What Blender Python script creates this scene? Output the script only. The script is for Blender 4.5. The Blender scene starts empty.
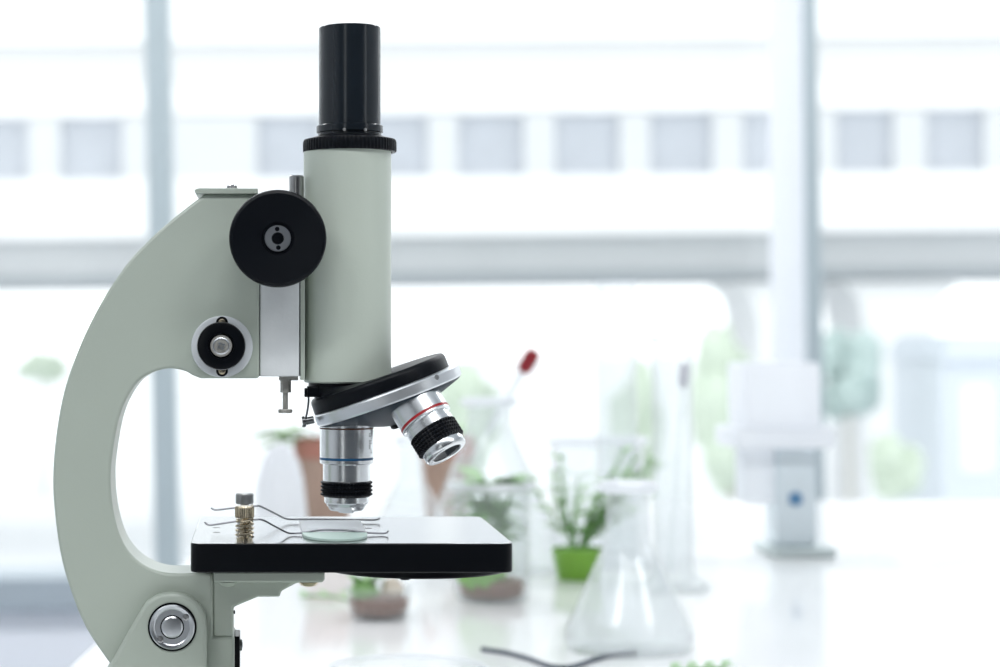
import bpy, bmesh, math, random
from mathutils import Vector, Matrix, noise
random.seed(7)
PI = math.pi
SC = bpy.context.scene
COL = SC.collection

# ---------------------------------------------------------------- frame
F = 1925.0            # focal length in pixels
DF = 0.770            # camera to microscope plane, m
CX, CY = 262.0, 337.0 # principal point
H = 0.95              # camera height
TABLE = 0.75
ROLL = 0.0095         # camera roll

def S(px, py, Y=0.0):
    """point of the microscope frame (m, z relative to the lens), Y in mm"""
    d = DF + Y / 1000.0
    return Vector(((px - CX) * d / F, Y / 1000.0, (CY - py) * d / F))

def unroll(px, py):
    dx, dy = px - CX, py - CY
    c, s = math.cos(ROLL), math.sin(ROLL)
    return dx * c - dy * s, dx * s + dy * c

def P(px, py, Y):
    x, y = unroll(px, py)
    d = DF + Y / 1000.0
    return Vector((x * d / F, Y / 1000.0, H - y * d / F))

def T(px, py, h=TABLE):
    """point on the table top"""
    x, y = unroll(px, py)
    d = (H - h) * F / y
    return Vector((x * d / F, d - DF, h))

def ppm(v):           # metres per pixel at a point's depth
    return (v.y + DF) / F

# ---------------------------------------------------------------- materials
def srgb(r, g, b):
    f = lambda c: (c / 255 / 12.92) if c / 255 <= 0.04045 else ((c / 255 + 0.055) / 1.055) ** 2.4
    return (f(r), f(g), f(b), 1)

def mat(name, col, rough=0.5, metal=0.0, spec=0.5, coat=0.0, var=0.0, vscale=60.0, bump=0.0, bscale=400.0, aniso=0.0):
    m = bpy.data.materials.new(name); m.use_nodes = True
    nt = m.node_tree; n = nt.nodes; b = n['Principled BSDF']
    b.inputs['Base Color'].default_value = col
    b.inputs['Roughness'].default_value = rough
    b.inputs['Metallic'].default_value = metal
    b.inputs['Specular IOR Level'].default_value = spec
    b.inputs['Coat Weight'].default_value = coat
    b.inputs['Coat Roughness'].default_value = 0.08
    b.inputs['Anisotropic'].default_value = aniso
    tc = n.new('ShaderNodeTexCoord')
    if var > 0:
        nz = n.new('ShaderNodeTexNoise'); nz.inputs['Scale'].default_value = vscale; nz.inputs['Detail'].default_value = 4
        mx = n.new('ShaderNodeMix'); mx.data_type = 'RGBA'
        mx.inputs['A'].default_value = tuple(c * (1 - var) for c in col[:3]) + (1,)
        mx.inputs['B'].default_value = tuple(min(1, c * (1 + var)) for c in col[:3]) + (1,)
        nt.links.new(tc.outputs['Object'], nz.inputs['Vector'])
        nt.links.new(nz.outputs['Fac'], mx.inputs['Factor'])
        nt.links.new(mx.outputs['Result'], b.inputs['Base Color'])
    if bump > 0:
        n2 = n.new('ShaderNodeTexNoise'); n2.inputs['Scale'].default_value = bscale
        bp = n.new('ShaderNodeBump'); bp.inputs['Strength'].default_value = bump; bp.inputs['Distance'].default_value = 0.0005
        nt.links.new(tc.outputs['Object'], n2.inputs['Vector'])
        nt.links.new(n2.outputs['Fac'], bp.inputs['Height'])
        nt.links.new(bp.outputs['Normal'], b.inputs['Normal'])
    return m

def glass_mat(name, tint, white=0.0, ior=1.45, rough=0.14):
    m = bpy.data.materials.new(name); m.use_nodes = True
    nt = m.node_tree; n = nt.nodes; n.clear()
    out = n.new('ShaderNodeOutputMaterial')
    tr = n.new('ShaderNodeBsdfTransparent'); tr.inputs['Color'].default_value = tint
    gl = n.new('ShaderNodeBsdfGlossy'); gl.inputs['Roughness'].default_value = rough
    lw = n.new('ShaderNodeLayerWeight'); lw.inputs['Blend'].default_value = 0.5
    pw_ = n.new('ShaderNodeMath'); pw_.operation = 'POWER'; pw_.inputs[1].default_value = 4.5
    fr = n.new('ShaderNodeMath'); fr.operation = 'MULTIPLY_ADD'; fr.inputs[1].default_value = 0.85; fr.inputs[2].default_value = 0.025
    nt.links.new(lw.outputs['Facing'], pw_.inputs[0]); nt.links.new(pw_.outputs[0], fr.inputs[0])
    mx = n.new('ShaderNodeMixShader')
    nt.links.new(fr.outputs[0], mx.inputs[0]); nt.links.new(tr.outputs[0], mx.inputs[1]); nt.links.new(gl.outputs[0], mx.inputs[2])
    last = mx
    if white > 0:
        df = n.new('ShaderNodeBsdfTranslucent'); df.inputs['Color'].default_value = (0.95, 0.96, 0.98, 1)
        d2 = n.new('ShaderNodeBsdfDiffuse'); d2.inputs['Color'].default_value = (0.95, 0.96, 0.98, 1)
        a = n.new('ShaderNodeMixShader'); a.inputs[0].default_value = 0.5
        nt.links.new(df.outputs[0], a.inputs[1]); nt.links.new(d2.outputs[0], a.inputs[2])
        m2 = n.new('ShaderNodeMixShader'); m2.inputs[0].default_value = white
        nt.links.new(mx.outputs[0], m2.inputs[1]); nt.links.new(a.outputs[0], m2.inputs[2])
        last = m2
    nt.links.new(last.outputs[0], out.inputs['Surface'])
    return m

M = {}
M['paint'] = mat('paint', (0.465, 0.517, 0.450, 1), 0.28, var=0.03, vscale=25, bump=0.06, bscale=900)
M['paintlight'] = mat('paintlight', (0.555, 0.612, 0.535, 1), 0.38, var=0.02, vscale=25, bump=0.05, bscale=900)
M['black'] = mat('black', (0.0028, 0.0036, 0.0052, 1), 0.28, spec=0.17, var=0.1)
M['blackgloss'] = mat('blackgloss', (0.010, 0.0145, 0.020, 1), 0.19, spec=0.5)
M['blackmatte'] = mat('blackmatte', (0.0038, 0.005, 0.0075, 1), 0.36, spec=0.16, bump=0.08, bscale=600)
M['stage'] = mat('stage', (0.30, 0.305, 0.315, 1), 0.13, 0.6, spec=1.0, coat=1.0)
M['stage'].node_tree.nodes['Principled BSDF'].inputs['IOR'].default_value = 2.0
M['stage'].node_tree.nodes['Principled BSDF'].inputs['Coat Roughness'].default_value = 0.12
M['chrome'] = mat('chrome', (0.80, 0.82, 0.83, 1), 0.26, 1.0)
M['satin'] = mat('satin', (0.60, 0.62, 0.64, 1), 0.30, 1.0, var=0.05)
M['turret'] = mat('turret', (0.028, 0.040, 0.055, 1), 0.4, 0.0, spec=0.06)
M['rimmetal'] = mat('rimmetal', (0.78, 0.80, 0.82, 1), 0.3, 0.8)
M['alu'] = mat('alu', (0.80, 0.825, 0.83, 1), 0.42, 0.05, var=0.06, vscale=140, bump=0.15, bscale=700)
M['steel'] = mat('steel', (0.42, 0.42, 0.42, 1), 0.28, 1.0, var=0.12, vscale=300)
M['nickel'] = mat('nickel', (0.40, 0.39, 0.36, 1), 0.35, 0.4, var=0.1, vscale=300)
M['brass'] = mat('brass', (0.50, 0.43, 0.31, 1), 0.25, 1.0, var=0.1, vscale=300)
M['darksteel'] = mat('darksteel', (0.16, 0.165, 0.17, 1), 0.3, 1.0)
M['clipsteel'] = mat('clipsteel', (0.17, 0.175, 0.19, 1), 0.35, 0.8)
M['dial'] = mat('dial', (0.66, 0.69, 0.71, 1), 0.3)
M['red'] = mat('red', srgb(165, 25, 32), 0.35)
M['blue'] = mat('blue', srgb(18, 84, 128), 0.35)
M['brown'] = mat('brown', srgb(95, 55, 35), 0.4)
M['lens'] = mat('lens', (0.02, 0.025, 0.03, 1), 0.05, spec=0.8)
M['slide'] = glass_mat('slide', (0.88, 0.95, 0.93, 1), white=0.8)  # white share paints window sheen onto the clear slide
M['frost'] = mat('frost', (0.52, 0.66, 0.60, 1), 0.5)
M['glass'] = glass_mat('glass', (0.972, 0.98, 0.98, 1), white=0.11)  # white share adds flare haze to the clear glass
M['glassrim'] = glass_mat('glassrim', (0.96, 0.97, 0.975, 1), white=0.7)  # whiteness paints the bright light caught on glass edges
M['pane'] = glass_mat('pane', (0.97, 0.985, 0.985, 1))
M['milk'] = glass_mat('milk', (0.97, 0.97, 0.96, 1), white=0.92)
M['plastic'] = mat('plastic', (0.88, 0.89, 0.90, 1), 0.35)
M['palegrey'] = mat('palegrey', (0.70, 0.77, 0.81, 1), 0.35)
M['midgrey'] = mat('midgrey', (0.58, 0.65, 0.65, 1), 0.45)
M['capgrey'] = mat('capgrey', (0.60, 0.58, 0.65, 1), 0.5)
M['bluebutton'] = mat('bluebutton', (0.10, 0.24, 0.42, 1), 0.4)
M['table'] = mat('table', (0.91, 0.912, 0.908, 1), 0.10, var=0.01, vscale=3)
M['leaf'] = mat('leaf', (0.25, 0.45, 0.16, 1), 0.5, var=0.25, vscale=60)
M['leafpale'] = mat('leafpale', (0.34, 0.53, 0.28, 1), 0.5, var=0.2, vscale=60)
M['moss'] = mat('moss', (0.25, 0.50, 0.12, 1), 0.7, var=0.25, vscale=150)
M['greenpot'] = mat('greenpot', (0.20, 0.43, 0.045, 1), 0.4, var=0.08)
M['soil'] = mat('soil', (0.20, 0.15, 0.12, 1), 0.9, var=0.4, vscale=200)
M['soilred'] = mat('soilred', (0.29, 0.185, 0.15, 1), 0.9, var=0.3, vscale=200)
M['terra'] = mat('terra', (0.44, 0.31, 0.245, 1), 0.8, var=0.12, vscale=40)
M['terrarim'] = mat('terrarim', (0.47, 0.21, 0.16, 1), 0.75, var=0.12, vscale=40)
M['pebble'] = mat('pebble', (0.70, 0.62, 0.52, 1), 0.8, var=0.1)
M['bulb'] = mat('bulb', srgb(150, 22, 38), 0.45)
M['cord'] = mat('cord', (0.05, 0.07, 0.10, 1), 0.4)
M['wall'] = mat('wall', (0.68, 0.69, 0.70, 1), 0.8, var=0.02)
M['darkwall'] = mat('darkwall', (0.045, 0.05, 0.058, 1), 0.7, var=0.05)
M['ceil'] = mat('ceil', (0.72, 0.74, 0.76, 1), 0.9, var=0.02)
M['floor'] = mat('floor', (0.38, 0.41, 0.45, 1), 0.35, var=0.05)
M['sillwall'] = mat('sillwall', (0.86, 0.88, 0.93, 1), 0.7, var=0.02)
M['rail'] = mat('rail', (0.40, 0.455, 0.50, 1), 0.5)
M['mullion'] = mat('mullion', (0.46, 0.53, 0.555, 1), 0.45)
M['post'] = mat('post', (0.92, 0.94, 0.96, 1), 0.5)
M['blind'] = glass_mat('blind', (0.95, 0.96, 0.98, 1), white=0.97)
M['concrete'] = mat('concrete', (0.53, 0.55, 0.565, 1), 0.8, var=0.05, vscale=0.7)  # beam grey has the shade below the parapet painted in
M['concretedark'] = mat('concretedark', (0.34, 0.37, 0.395, 1), 0.8, var=0.05, vscale=0.7)  # deeper shade of the beam's underside, put into its colour
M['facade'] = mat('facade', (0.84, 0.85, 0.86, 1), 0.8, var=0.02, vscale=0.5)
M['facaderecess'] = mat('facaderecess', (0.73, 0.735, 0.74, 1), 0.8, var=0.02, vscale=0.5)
M['facadegrey'] = mat('facadegrey', (0.64, 0.66, 0.68, 1), 0.8, var=0.02, vscale=0.5)
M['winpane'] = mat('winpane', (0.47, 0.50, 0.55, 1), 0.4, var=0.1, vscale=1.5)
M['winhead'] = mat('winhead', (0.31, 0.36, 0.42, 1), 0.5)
M['pave'] = mat('pave', (0.72, 0.74, 0.76, 1), 0.9, var=0.05, vscale=0.3)
M['treeleaf'] = mat('treeleaf', (0.56, 0.64, 0.54, 1), 0.8, var=0.2, vscale=1.2)  # leaf green paled to paint in the outdoor haze
M['treeteal'] = mat('treeteal', (0.44, 0.54, 0.53, 1), 0.8, var=0.25, vscale=1.2)  # teal paled by the same painted haze
M['bark'] = mat('bark', (0.55, 0.54, 0.5, 1), 0.9, var=0.2)
M['bluecar'] = mat('bluecar', (0.62, 0.67, 0.73, 1), 0.3)

# ---------------------------------------------------------------- helpers
def obj(name, bm, material, parent=None, bevel=0.0, smooth=38, seg=2, loc=None):
    me = bpy.data.meshes.new(name)
    bmesh.ops.recalc_face_normals(bm, faces=bm.faces[:])
    bm.to_mesh(me); bm.free()
    for p in me.polygons: p.use_smooth = True
    me.set_sharp_from_angle(angle=math.radians(smooth))
    if isinstance(material, (list, tuple)):
        for q in material: me.materials.append(M[q])
    else:
        me.materials.append(M[material])
    o = bpy.data.objects.new(name, me); COL.objects.link(o)
    if loc is not None: o.location = loc
    if parent: o.parent = parent
    if bevel:
        b = o.modifiers.new('bevel', 'BEVEL'); b.width = bevel; b.segments = seg
        b.limit_method = 'ANGLE'; b.angle_limit = math.radians(38); b.harden_normals = False
    return o

def thing(name, label, cat, loc=(0, 0, 0), rot=(0, 0, 0), group=None):
    o = bpy.data.objects.new(name, None); COL.objects.link(o)
    o.location = loc; o.rotation_euler = rot; o.empty_display_size = 0.02
    o['label'] = label; o['category'] = cat
    if group: o['group'] = group
    return o

def tag(o, label, cat, group=None):
    o['label'] = label; o['category'] = cat
    if group: o['group'] = group
    return o

def struct(o):
    o['kind'] = 'structure'; return o

def basis(axis):
    a = Vector(axis).normalized()
    u = a.orthogonal().normalized()
    if abs(a.z) > 0.999: u = Vector((1, 0, 0))
    v = a.cross(u).normalized()
    return a, u, v

def lathe(bm, prof, origin=(0, 0, 0), axis=(0, 0, 1), seg=64, ribs=0, depth=0.0, ribrows=None, mi=0):
    """profile of (radius, height along axis); ribs cut into rows whose index is in ribrows"""
    o = Vector(origin); a, u, v = basis(axis)
    rings = []
    for k, (r, h) in enumerate(prof):
        if r < 1e-7:
            rings.append([bm.verts.new(o + a * h)]); continue
        ring = []
        for i in range(seg):
            t = 2 * PI * i / seg
            rr = r
            if ribs and (ribrows is None or k in ribrows):
                rr = r - depth * (0.5 + 0.5 * math.cos(t * ribs))
            ring.append(bm.verts.new(o + a * h + (u * math.cos(t) + v * math.sin(t)) * rr))
        rings.append(ring)
    for A, B in zip(rings, rings[1:]):
        if len(A) == 1 and len(B) == 1: continue
        for i in range(seg):
            j = (i + 1) % seg
            if len(A) == 1: f = bm.faces.new((A[0], B[j], B[i]))
            elif len(B) == 1: f = bm.faces.new((A[i], A[j], B[0]))
            else: f = bm.faces.new((A[i], A[j], B[j], B[i]))
            f.material_index = mi
    return bm

def box(bm, c, s, rz=0.0, mi=0):
    r = bmesh.ops.create_cube(bm, size=1.0)
    mtx = Matrix.Translation(c) @ Matrix.Rotation(rz, 4, 'Z') @ Matrix.Diagonal((s[0], s[1], s[2], 1))
    bmesh.ops.transform(bm, matrix=mtx, verts=r['verts'])
    for vv in r['verts']:
        for f in vv.link_faces: f.material_index = mi
    return bm

def box2(bm, a, b, mi=0):
    a = Vector(a); b = Vector(b)
    return box(bm, (a + b) / 2, [abs(b[i] - a[i]) for i in range(3)], mi=mi)

def prism(bm, pts, y0, y1):
    A = [bm.verts.new((x, y0, z)) for x, z in pts]
    B = [bm.verts.new((x, y1, z)) for x, z in pts]
    bm.faces.new(A); bm.faces.new(B[::-1])
    n = len(pts)
    for i in range(n):
        j = (i + 1) % n
        bm.faces.new((A[i], B[i], B[j], A[j]))
    return bm

def vprism(bm, pts, z0, z1):
    A = [bm.verts.new((x, y, z0)) for x, y in pts]
    B = [bm.verts.new((x, y, z1)) for x, y in pts]
    bm.faces.new(A[::-1]); bm.faces.new(B)
    n = len(pts)
    for i in range(n):
        j = (i + 1) % n
        bm.faces.new((A[i], A[j], B[j], B[i]))
    return bm

def tube(bm, path, r, seg=10, flat=1.0, cap=True):
    path = [Vector(p) for p in path]
    rings = []; up = None
    n = len(path)
    for i, p in enumerate(path):
        d = (path[min(i + 1, n - 1)] - path[max(i - 1, 0)]).normalized()
        if up is None:
            up = d.orthogonal().normalized()
            if abs(d.z) < 0.9: up = (Vector((0, 0, 1)) - d * d.z).normalized()
        up = (up - d * up.dot(d)).normalized()
        sd = d.cross(up)
        rr = r[i] if isinstance(r, (list, tuple)) else r
        rings.append([bm.verts.new(p + (up * math.cos(2 * PI * k / seg) * flat + sd * math.sin(2 * PI * k / seg)) * rr) for k in range(seg)])
    for A, B in zip(rings, rings[1:]):
        for k in range(seg):
            j = (k + 1) % seg
            bm.faces.new((A[k], A[j], B[j], B[k]))
    if cap:
        bm.faces.new(rings[0][::-1]); bm.faces.new(rings[-1])
    return bm

def catmull(pts, n=6, closed=False):
    pts = [Vector(p) for p in pts]; out = []
    N = len(pts)
    for i in range(N if closed else N - 1):
        g = (lambda k: pts[k % N]) if closed else (lambda k: pts[max(0, min(N - 1, k))])
        p0, p1, p2, p3 = g(i - 1), g(i), g(i + 1), g(i + 2)
        for k in range(n):
            t = k / n
            out.append(0.5 * ((2 * p1) + (p2 - p0) * t + (2 * p0 - 5 * p1 + 4 * p2 - p3) * t * t + (3 * p1 - p0 - 3 * p2 + p3) * t ** 3))
    if not closed: out.append(pts[-1])
    return out

def NB(): return bmesh.new()

# ================================================================ MICROSCOPE
BASE = Vector((-0.02, 0.0, TABLE - H))            # foot centre in the microscope frame
RM = Matrix.Rotation(ROLL, 3, 'Y')
CAMP = Vector((0, 0, H))                            # axis of the tilt
def scope_loc(b): return CAMP + RM @ Vector(b)
scope = thing('microscope', 'pale green student microscope with black eyepiece and rotating chromed objectives on the white bench',
              'microscope', scope_loc(BASE), (0, ROLL, 0))

def sp(name, bm, material, parent=None, **kw):
    """a part given in microscope-frame coordinates"""
    bmesh.ops.translate(bm, verts=bm.verts[:], vec=-BASE)
    return obj(name, bm, material, parent or scope, **kw)

mm = 0.001
def XZ(pts, Y): return [(S(a, b, Y).x, S(a, b, Y).z) for a, b in pts]

# ---- arm
YA = -14
outer = catmull([(205, 194, 0), (190, 205, 0), (170, 221, 0), (150, 239, 0), (130, 260, 0), (110, 288, 0), (95, 314, 0), (82, 341, 0), (70, 372, 0),
                 (62, 400, 0), (56, 436, 0), (53, 472, 0), (54, 506, 0), (60, 552, 0), (70, 589, 0), (86, 628, 0), (110, 664, 0), (130, 690, 0), (150, 710, 0)], 4)
inner = catmull([(190, 573, 0), (178, 573.5, 0), (164, 572.5, 0), (150, 568, 0), (137, 560, 0), (125, 546, 0), (117, 527, 0), (112, 502, 0), (110.5, 474, 0), (113.5, 446, 0),
                 (119, 418, 0), (127, 398, 0), (138, 382, 0), (150, 373.5, 0), (164, 369, 0), (175, 368.7, 0), (186, 371.5, 0), (193, 375.5, 0), (201, 378.5, 0)], 4)
pts = [(p.x, p.y) for p in outer] + [(234.5, 712), (234.5, 637), (213, 637), (213, 573)] + [(p.x, p.y) for p in inner] + [(259.3, 378.5), (259.3, 194)]
sp('arm', prism(NB(), XZ(pts, YA), -14 * mm, 14 * mm), 'paint', bevel=0.0012, seg=3)

# ---- top cover plate with its screw
b = NB(); cp = catmull([(200, 188.2, 0), (196, 189, 0), (194.5, 191.5, 0), (197, 194, 0)], 3)
cover = sp('cover_plate', prism(b, XZ([(p.x, p.y) for p in cp] + [(258, 194), (258, 188.5)], -15), -15.5 * mm, 15.5 * mm), 'paint', bevel=0.0003)
b = NB(); lathe(b, [(0, 0), (2.2 * mm, 0), (2.0 * mm, 1.0 * mm), (1.2 * mm, 1.5 * mm), (0, 1.6 * mm)], S(232, 188.3, -6), seg=24)
sp('screw', b, 'steel', cover)

# ---- dovetail slide, rack and gap
b = NB(); prism(b, XZ([(260.0, 250), (299.2, 250), (299.2, 376.5), (260.0, 376.5)], -12.5), -12.5 * mm, 12.5 * mm)
slide_part = sp('dovetail_slide', b, 'alu', bevel=0.0004)
b = NB(); prism(b, XZ([(258, 252), (302, 252), (302, 376), (258, 376)], -11), -11 * mm, 11 * mm); sp('gib', b, 'darksteel', slide_part)  # dark backing added so the gaps beside the slide look shaded
b = NB(); prism(b, XZ([(300.6, 200), (305, 200), (305, 380), (300.6, 380)], -12), -12 * mm, 12 * mm)
sp('rail', b, 'paint')
b = NB(); lathe(b, [(0, 0), (2.9 * mm, 0), (2.9 * mm, 30 * mm), (2.4 * mm, 30.6 * mm), (0, 30.6 * mm)], S(296.5, 252, -6), seg=28)
tp = S(296.5, 175.5, -6)
bm_ = NB(); lathe(bm_, [(0, 0), (2.9 * mm, 0), (2.9 * mm, tp.z - S(0, 252, -6).z - 0.0005), (2.4 * mm, tp.z - S(0, 252, -6).z), (0, tp.z - S(0, 252, -6).z)], S(296.5, 252, -6), seg=28)
b.free(); sp('rack', bm_, 'steel')

# ---- body tube
AX = S(347.4, 300, 0).x
b = NB(); z0 = S(0, 382.5, 0).z; z1 = S(0, 147, 0).z; r = 17.5 * mm
lathe(b, [(0, z0), (r - 0.0006, z0), (r, z0 + 0.0006), (r, z1), (0, z1)], (AX, 0, 0), seg=128)
sp('body_tube', b, 'paintlight', smooth=30)

# ---- eyepiece
AE = S(349.7, 100, 0).x
z = lambda py: S(0, py, 0).z
b = NB()
lathe(b, [(17 * mm, z(152.6)), (18.3 * mm, z(152.6)), (18.75 * mm, z(151.8)), (18.75 * mm, z(142.5)), (18.3 * mm, z(140.2)), (15.5 * mm, z(138.4)), (12 * mm, z(135.5)), (0, z(135.5))],
      (AE, 0, 0), seg=360, ribs=72, depth=0.35 * mm, ribrows=(2, 3))
sp('eyepiece_collar', b, 'blackmatte', smooth=30)
b = NB()
lathe(b, [(0, z(136)), (12.6 * mm, z(136)), (12.6 * mm, z(133.6)), (13.3 * mm, z(133)), (13.3 * mm, z(126.6)), (13.0 * mm, z(126)), (12.3 * mm, z(125.6)),
          (12.35 * mm, z(124)), (12.35 * mm, z(28.6)), (12.05 * mm, z(27.8)), (9.5 * mm, z(27.8)), (9.0 * mm, z(30)), (0, z(31))], (AE, 0, 0), seg=128)
eyet = sp('eyepiece_tube', b, 'blackgloss', smooth=25)
b = NB(); lathe(b, [(8.9 * mm, z(29.8)), (5 * mm, z(29.2)), (0, z(29))], (AE, 0, 0), seg=48)
sp('eye_lens', b, 'lens', eyet)
for px in (344.5, 366):
    q = S(px, 129.5, -12.6)
    d = Vector((q.x - AE, q.y, 0)).normalized()
    b = NB(); lathe(b, [(0.7 * mm, 0), (0.6 * mm, 0.3 * mm), (0, 0.35 * mm)], Vector((AE, 0, q.z)) + d * 13.2 * mm, d, seg=16)
    sp('grub_screw', b, 'steel', eyet)

# ---- coarse focus knob
KY = -36
c = S(277.8, 238.2, KY); ks = (DF + KY * mm) / F
R = 48.8 * ks
b = NB(); ax = (0, -1, 0)
lathe(b, [(0, -21 * mm), (5.5 * mm, -21 * mm), (5.5 * mm, -12 * mm), (R * 0.9, -11 * mm), (R - 0.0008, -10.2 * mm), (R, -9 * mm), (R, -1.2 * mm), (R - 0.0004, -0.4 * mm), (R - 0.0014, 0),
          (R * 0.62, -0.9 * mm), (R * 0.34, -1.6 * mm), (R * 0.31, -2.3 * mm), (0, -2.3 * mm)], c, ax, seg=128)
knob = sp('focus_knob', b, 'blackmatte', smooth=24)
b = NB()
lathe(b, [(6.2 * ks * 1, -1.9 * mm), (6.2 * ks, -0.9 * mm), (12.9 * ks, -0.9 * mm), (13.2 * ks, -1.3 * mm), (13.2 * ks, -2.2 * mm)], c, ax, seg=64)
hub = sp('hub_ring', b, 'satin', knob)
for dy in (-9.3, 9.3):
    b = NB(); lathe(b, [(2.3 * ks, -0.85 * mm), (0, -0.85 * mm)], c + Vector((0.6 * ks * (1 if dy > 0 else -1), 0, -dy * ks)), ax, seg=20)
    sp('pin_hole', b, 'black', knob)
b = NB(); lathe(b, [(5.9 * ks, -2.2 * mm), (5.6 * ks, -1.3 * mm), (0, -1.1 * mm)], c, ax, seg=32)
sp('shaft_end', b, 'black', knob)

# ---- tension knob with pale dial plate
c = S(222, 346.6, -15); ks = (DF - 15 * mm) / F
b = NB(); lathe(b, [(0, -2 * mm), (30.8 * ks, -2 * mm), (30.8 * ks, 0.9 * mm), (30.2 * ks, 1.3 * mm), (29.2 * ks, 1.5 * mm), (22 * ks, 1.5 * mm), (0, 1.5 * mm)], c, ax, seg=96)
dial = sp('dial_plate', b, 'dial')
c2 = S(221.2, 346, -24); ks2 = (DF - 24 * mm) / F
b = NB(); lathe(b, [(0, -8 * mm), (24.1 * ks2, -8 * mm), (24.2 * ks2, -1.0 * mm), (23.5 * ks2, -0.2 * mm), (22.4 * ks2, 0), (13 * ks2, -0.2 * mm), (12.5 * ks2, -1.0 * mm), (0, -1.0 * mm)], c2, ax, seg=96)
tk = sp('tension_knob', b, 'black')
b = NB(); lathe(b, [(11 * ks2, -1.2 * mm), (11 * ks2, 0.1 * mm), (10.4 * ks2, 0.5 * mm), (7.8 * ks2, 0.5 * mm), (7.6 * ks2, 0.3 * mm), (6 * ks2, 0.3 * mm), (0, 0.5 * mm)], c2, ax, seg=48)
for k in range(4):
    t = k * PI / 2 + 0.5
    box(b, c2 + Vector((math.cos(t) * 2.6 * ks2, -0.62 * mm, math.sin(t) * 2.6 * ks2)), (3.0 * ks2, 0.5 * mm, 2.6 * ks2), mi=1)
lathe(b, [(8.6 * ks2, 0.52 * mm), (8.0 * ks2, 0.62 * mm), (7.2 * ks2, 0.52 * mm)], c2, ax, seg=48, mi=1)
sp('screw', b, ('nickel', 'satin'), tk)
for py in (322.6, 370.6):
    q = S(222, py, -16.4)
    b = NB(); lathe(b, [(0, 0), (6.0 * ks, 0), (6.0 * ks, 0.12 * mm), (0, 0.12 * mm)], q, ax, seg=32)
    hole = sp('screw_hole', b, 'black', dial)
    b = NB(); lathe(b, [(4.0 * ks, 0.12 * mm), (3.8 * ks, 0.6 * mm), (2.4 * ks, 0.8 * mm), (0, 0.8 * mm)], q, ax, seg=24)
    sp('plate_screw', b, 'brass', dial)

# ---- stop screw under the slide
b = NB(); q = S(287.5, 376, -6); s6 = (DF - 6 * mm) / F
box(b, S(288.5, 378.2, -6), (19 * s6, 9 * mm, 4 * s6))
lathe(b, [(0, 0), (5.4 * s6, 0), (5.4 * s6, 13 * s6), (0, 13 * s6)], S(285.7, 379.5, -6), (0, 0, -1), seg=6)
lathe(b, [(2.7 * s6, 0), (2.7 * s6, 18 * s6), (6.8 * s6, 18.3 * s6), (7.2 * s6, 19 * s6), (7.2 * s6, 21 * s6), (6.6 * s6, 22 * s6), (0, 22 * s6)], S(285.3, 391, -6), (0, 0, -1), seg=32)
sp('stop_screw', b, 'nickel')

# ---- nosepiece
AL = math.radians(20.0)
n = Vector((math.sin(AL), 0, -math.cos(AL)))       # turret axis, downwards
apex = S(346.5, 281.5, 0)
LD = 46.2 * mm
Cn = apex + n * LD
mount_bm = NB()
# loft from the tube end to the tilted fixed disc
a_, u_, v_ = basis(n)
SG = 96
r0 = [mount_bm.verts.new((AX + 15.6 * mm * math.cos(2 * PI * i / SG), 15.6 * mm * math.sin(2 * PI * i / SG), z(382))) for i in range(SG)]
r1 = [mount_bm.verts.new((AX + 15.6 * mm * math.cos(2 * PI * i / SG), 15.6 * mm * math.sin(2 * PI * i / SG), z(386))) for i in range(SG)]
def tring(rad, h, sq=1.0):
    out = []
    e = Vector((math.cos(AL), 0, math.sin(AL)))
    for i in range(SG):
        t = 2 * PI * i / SG
        out.append(mount_bm.verts.new(Cn - e * 1.7 * mm + n * h + (e * math.cos(t) + Vector((0, 1, 0)) * math.sin(t)) * rad))
    return out
rings = [r0, r1, tring(26.2 * mm, -6.7 * mm), tring(27.4 * mm, -6.4 * mm), tring(28.1 * mm, -5.7 * mm), tring(28.4 * mm, -4.8 * mm), tring(28.5 * mm, -0.6 * mm), tring(5 * mm, -0.6 * mm)]
for A, B in zip(rings, rings[1:]):
    for i in range(SG):
        j = (i + 1) % SG
        mount_bm.faces.new((A[i], A[j], B[j], B[i]))
mount_bm.faces.new(rings[0]); mount_bm.faces.new(rings[-1])
nose = sp('nosepiece', mount_bm, 'blackmatte', smooth=30)
b = NB()
lathe(b, [(0, -0.6 * mm), (29.0 * mm, -0.6 * mm), (30.2 * mm, -0.3 * mm), (30.6 * mm, 0.3 * mm), (30.6 * mm, 3.8 * mm), (30.2 * mm, 4.4 * mm)], Cn, n, seg=160)
sp('turret_rim', b, 'rimmetal', nose, smooth=30)
b = NB()
lathe(b, [(30.2 * mm, 4.4 * mm), (28.8 * mm, 5.3 * mm), (6 * mm, 13.5 * mm), (4 * mm, 14.0 * mm), (0, 14.0 * mm)], Cn, n, seg=160)
sp('turret_cone', b, 'turret', nose, smooth=30)
b = NB(); lathe(b, [(3.4 * mm, 12.4 * mm), (3.4 * mm, 15.2 * mm), (2.8 * mm, 15.8 * mm), (0, 15.9 * mm)], Cn, n, seg=32); sp('turret_screw', b, 'black', nose)
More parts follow.
